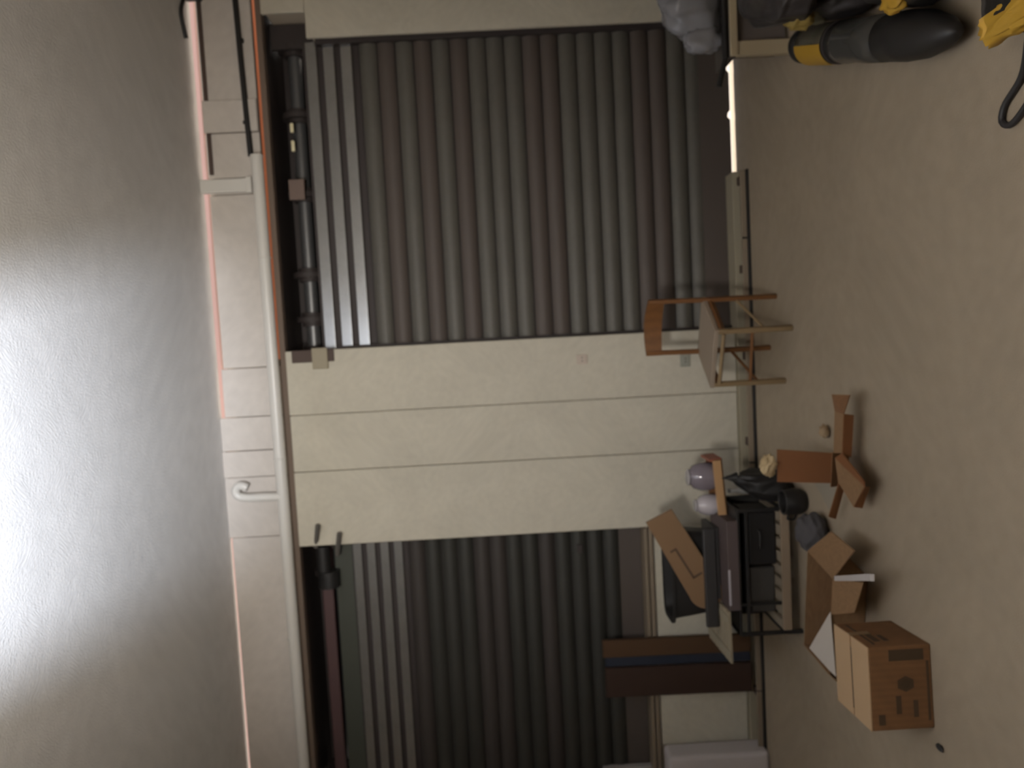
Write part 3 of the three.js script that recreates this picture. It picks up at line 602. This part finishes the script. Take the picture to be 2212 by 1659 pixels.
sack('grey black sack lying on the floor behind the long wrapped roll', 1.40, 0, -3.34, 0.13, 0.12, 0.30, -0.36, 1.7, sackGrey, [[-0.11, 0.19, 0.06, 0.04, 0.05, 0.05, std(0.22, 0.2, 0.12, 0.6)]]);
sack('grey sack heaped on the lower sack behind the roll', 1.385, 0.243, -3.32, 0.14, 0.10, 0.29, -0.36, 2.9, sackGrey, [[-0.12, 0.06, 0.16, 0.04, 0.05, 0.05, yellowDull]]);
sack('black sack with yellow print lying between the roll and the right edge', 1.185, 0, -2.66, 0.14, 0.11, 0.25, -0.36, 6.3, sackBlack, [[-0.10, 0.19, 0.03, 0.06, 0.03, 0.07, yellow], [-0.06, 0.2, -0.13, 0.04, 0.03, 0.05, yellowDull]]);
const edgeSack = sack('black sack with bright yellow top at the near right edge', 0.935, 0, -2.03, 0.18, 0.10, 0.24, 0, 4.6, sackBlack, [[-0.15, 0.165, -0.07, 0.05, 0.03, 0.14, yellow], [-0.02, 0.19, -0.12, 0.05, 0.02, 0.04, yellowDull]]);
part('handle', tube([[-0.16, 0.06, -0.17], [-0.26, 0.015, -0.27], [-0.325, 0.012, -0.355], [-0.365, 0.012, -0.365], [-0.385, 0.012, -0.325], [-0.30, 0.015, -0.2], [-0.17, 0.06, -0.08]], 0.010, 48, 10), M.darkGrey, edgeSack, 'dark carrying loop');

// ---------- the added light rig, unseen behind the camera ----------
{
  const base = V(LAMP.x, 0, LAMP.z + 0.12);
  const o = thing('helper_floodlight', 'unseen light rig added behind the camera to light ceiling, wall and room', 'helper_floodlight', base.toArray());
  const heads = [[0, LAMP_AXIS, LAMP_POWER, LAMP_HALF, LAMP_SOFT, new THREE.Color(0.80, 0.88, 1.02)], [0.34, UP_AXIS, UP_POWER, UP_HALF, UP_SOFT, new THREE.Color(1, 0.91, 0.79)], [-0.34, WALL_AXIS, WALL_POWER, WALL_HALF, WALL_SOFT, new THREE.Color(1, 0.96, 0.9)]];
  for (const [dx, axis, power, half, soft, colour] of heads) {
    const head = new THREE.Group(); head.name = 'helper_head'; head.position.set(dx, LAMP.y - 0.02, -0.09); head.quaternion.setFromUnitVectors(V(0, 0, 1), axis); o.add(head);
    part('housing', ext(-0.13, 0.13, -0.09, 0.09, -0.09, 0.0, 0.015), M.black, head);
    const lens = part('lens', ext(-0.02, 0.02, -0.02, 0.02, 0.0, 0.004, 0), new THREE.MeshStandardMaterial({ color: 0x222222, emissive: colour, emissiveIntensity: 3 }), head);
    lens.castShadow = false;
    const light = new THREE.SpotLight(colour, power, 0, half, soft, 2), at = V(LAMP.x + dx, LAMP.y, LAMP.z);
    light.position.copy(at).addScaledVector(axis, 0.05);
    light.target.position.copy(at).addScaledVector(axis, 3);
    light.castShadow = true; light.shadow.radius = half < 0.6 && dx === 0 ? 0.8 : 9; light.shadow.mapSize.set(2048, 2048); light.shadow.camera.near = 0.05;
    scene.add(light, light.target);
  }
  // added blocker plates: their outer edges cut the fan of light on the ceiling
  const src = LAMP.clone().addScaledVector(LAMP_AXIS, 0.05), loc = v => v.clone().sub(base).toArray();
  for (const [side, near, far] of [[-1, V(-1.125, CEIL, -2.665), V(-1.508, CEIL, -5.02)], [1, V(0.302, CEIL, -2.879), V(0.673, CEIL, -4.63)]]) {
    const n = near.clone().sub(src).cross(far.clone().sub(src)).normalize();         // plane of the cut
    const mid = LAMP_AXIS.clone().addScaledVector(n, -LAMP_AXIS.dot(n)).normalize(), up = n.clone().cross(mid).normalize();
    if (up.y < 0) up.negate();
    const tip = k => src.clone().addScaledVector(mid, 0.26).addScaledVector(up, k), out = n.clone().multiplyScalar(Math.sign(n.x) * side);
    const root = k => src.clone().addScaledVector(out, 0.11).addScaledVector(up, k).addScaledVector(mid, -0.06);
    part('blocker_plate', plate(loc(root(-0.22)), loc(root(0.22)), loc(tip(0.24)), loc(tip(-0.24)), 0.002), M.black, o);
  }
  part('arm', rod([-0.44, LAMP.y - 0.13, -0.05], [0.44, LAMP.y - 0.13, -0.05], 0.014), M.steel, o);
  part('pole', rod([0, 0.5, 0], [0, LAMP.y - 0.1, -0.05], 0.014), M.steel, o);
  for (let k = 0; k < 3; k++) { const a = k * 2.094 + 0.5; part('leg', rod([0, 0.75, 0], [0.4 * Math.cos(a), 0.012, 0.4 * Math.sin(a)], 0.011), M.black, o); }
}

renderer.render(scene, camera);
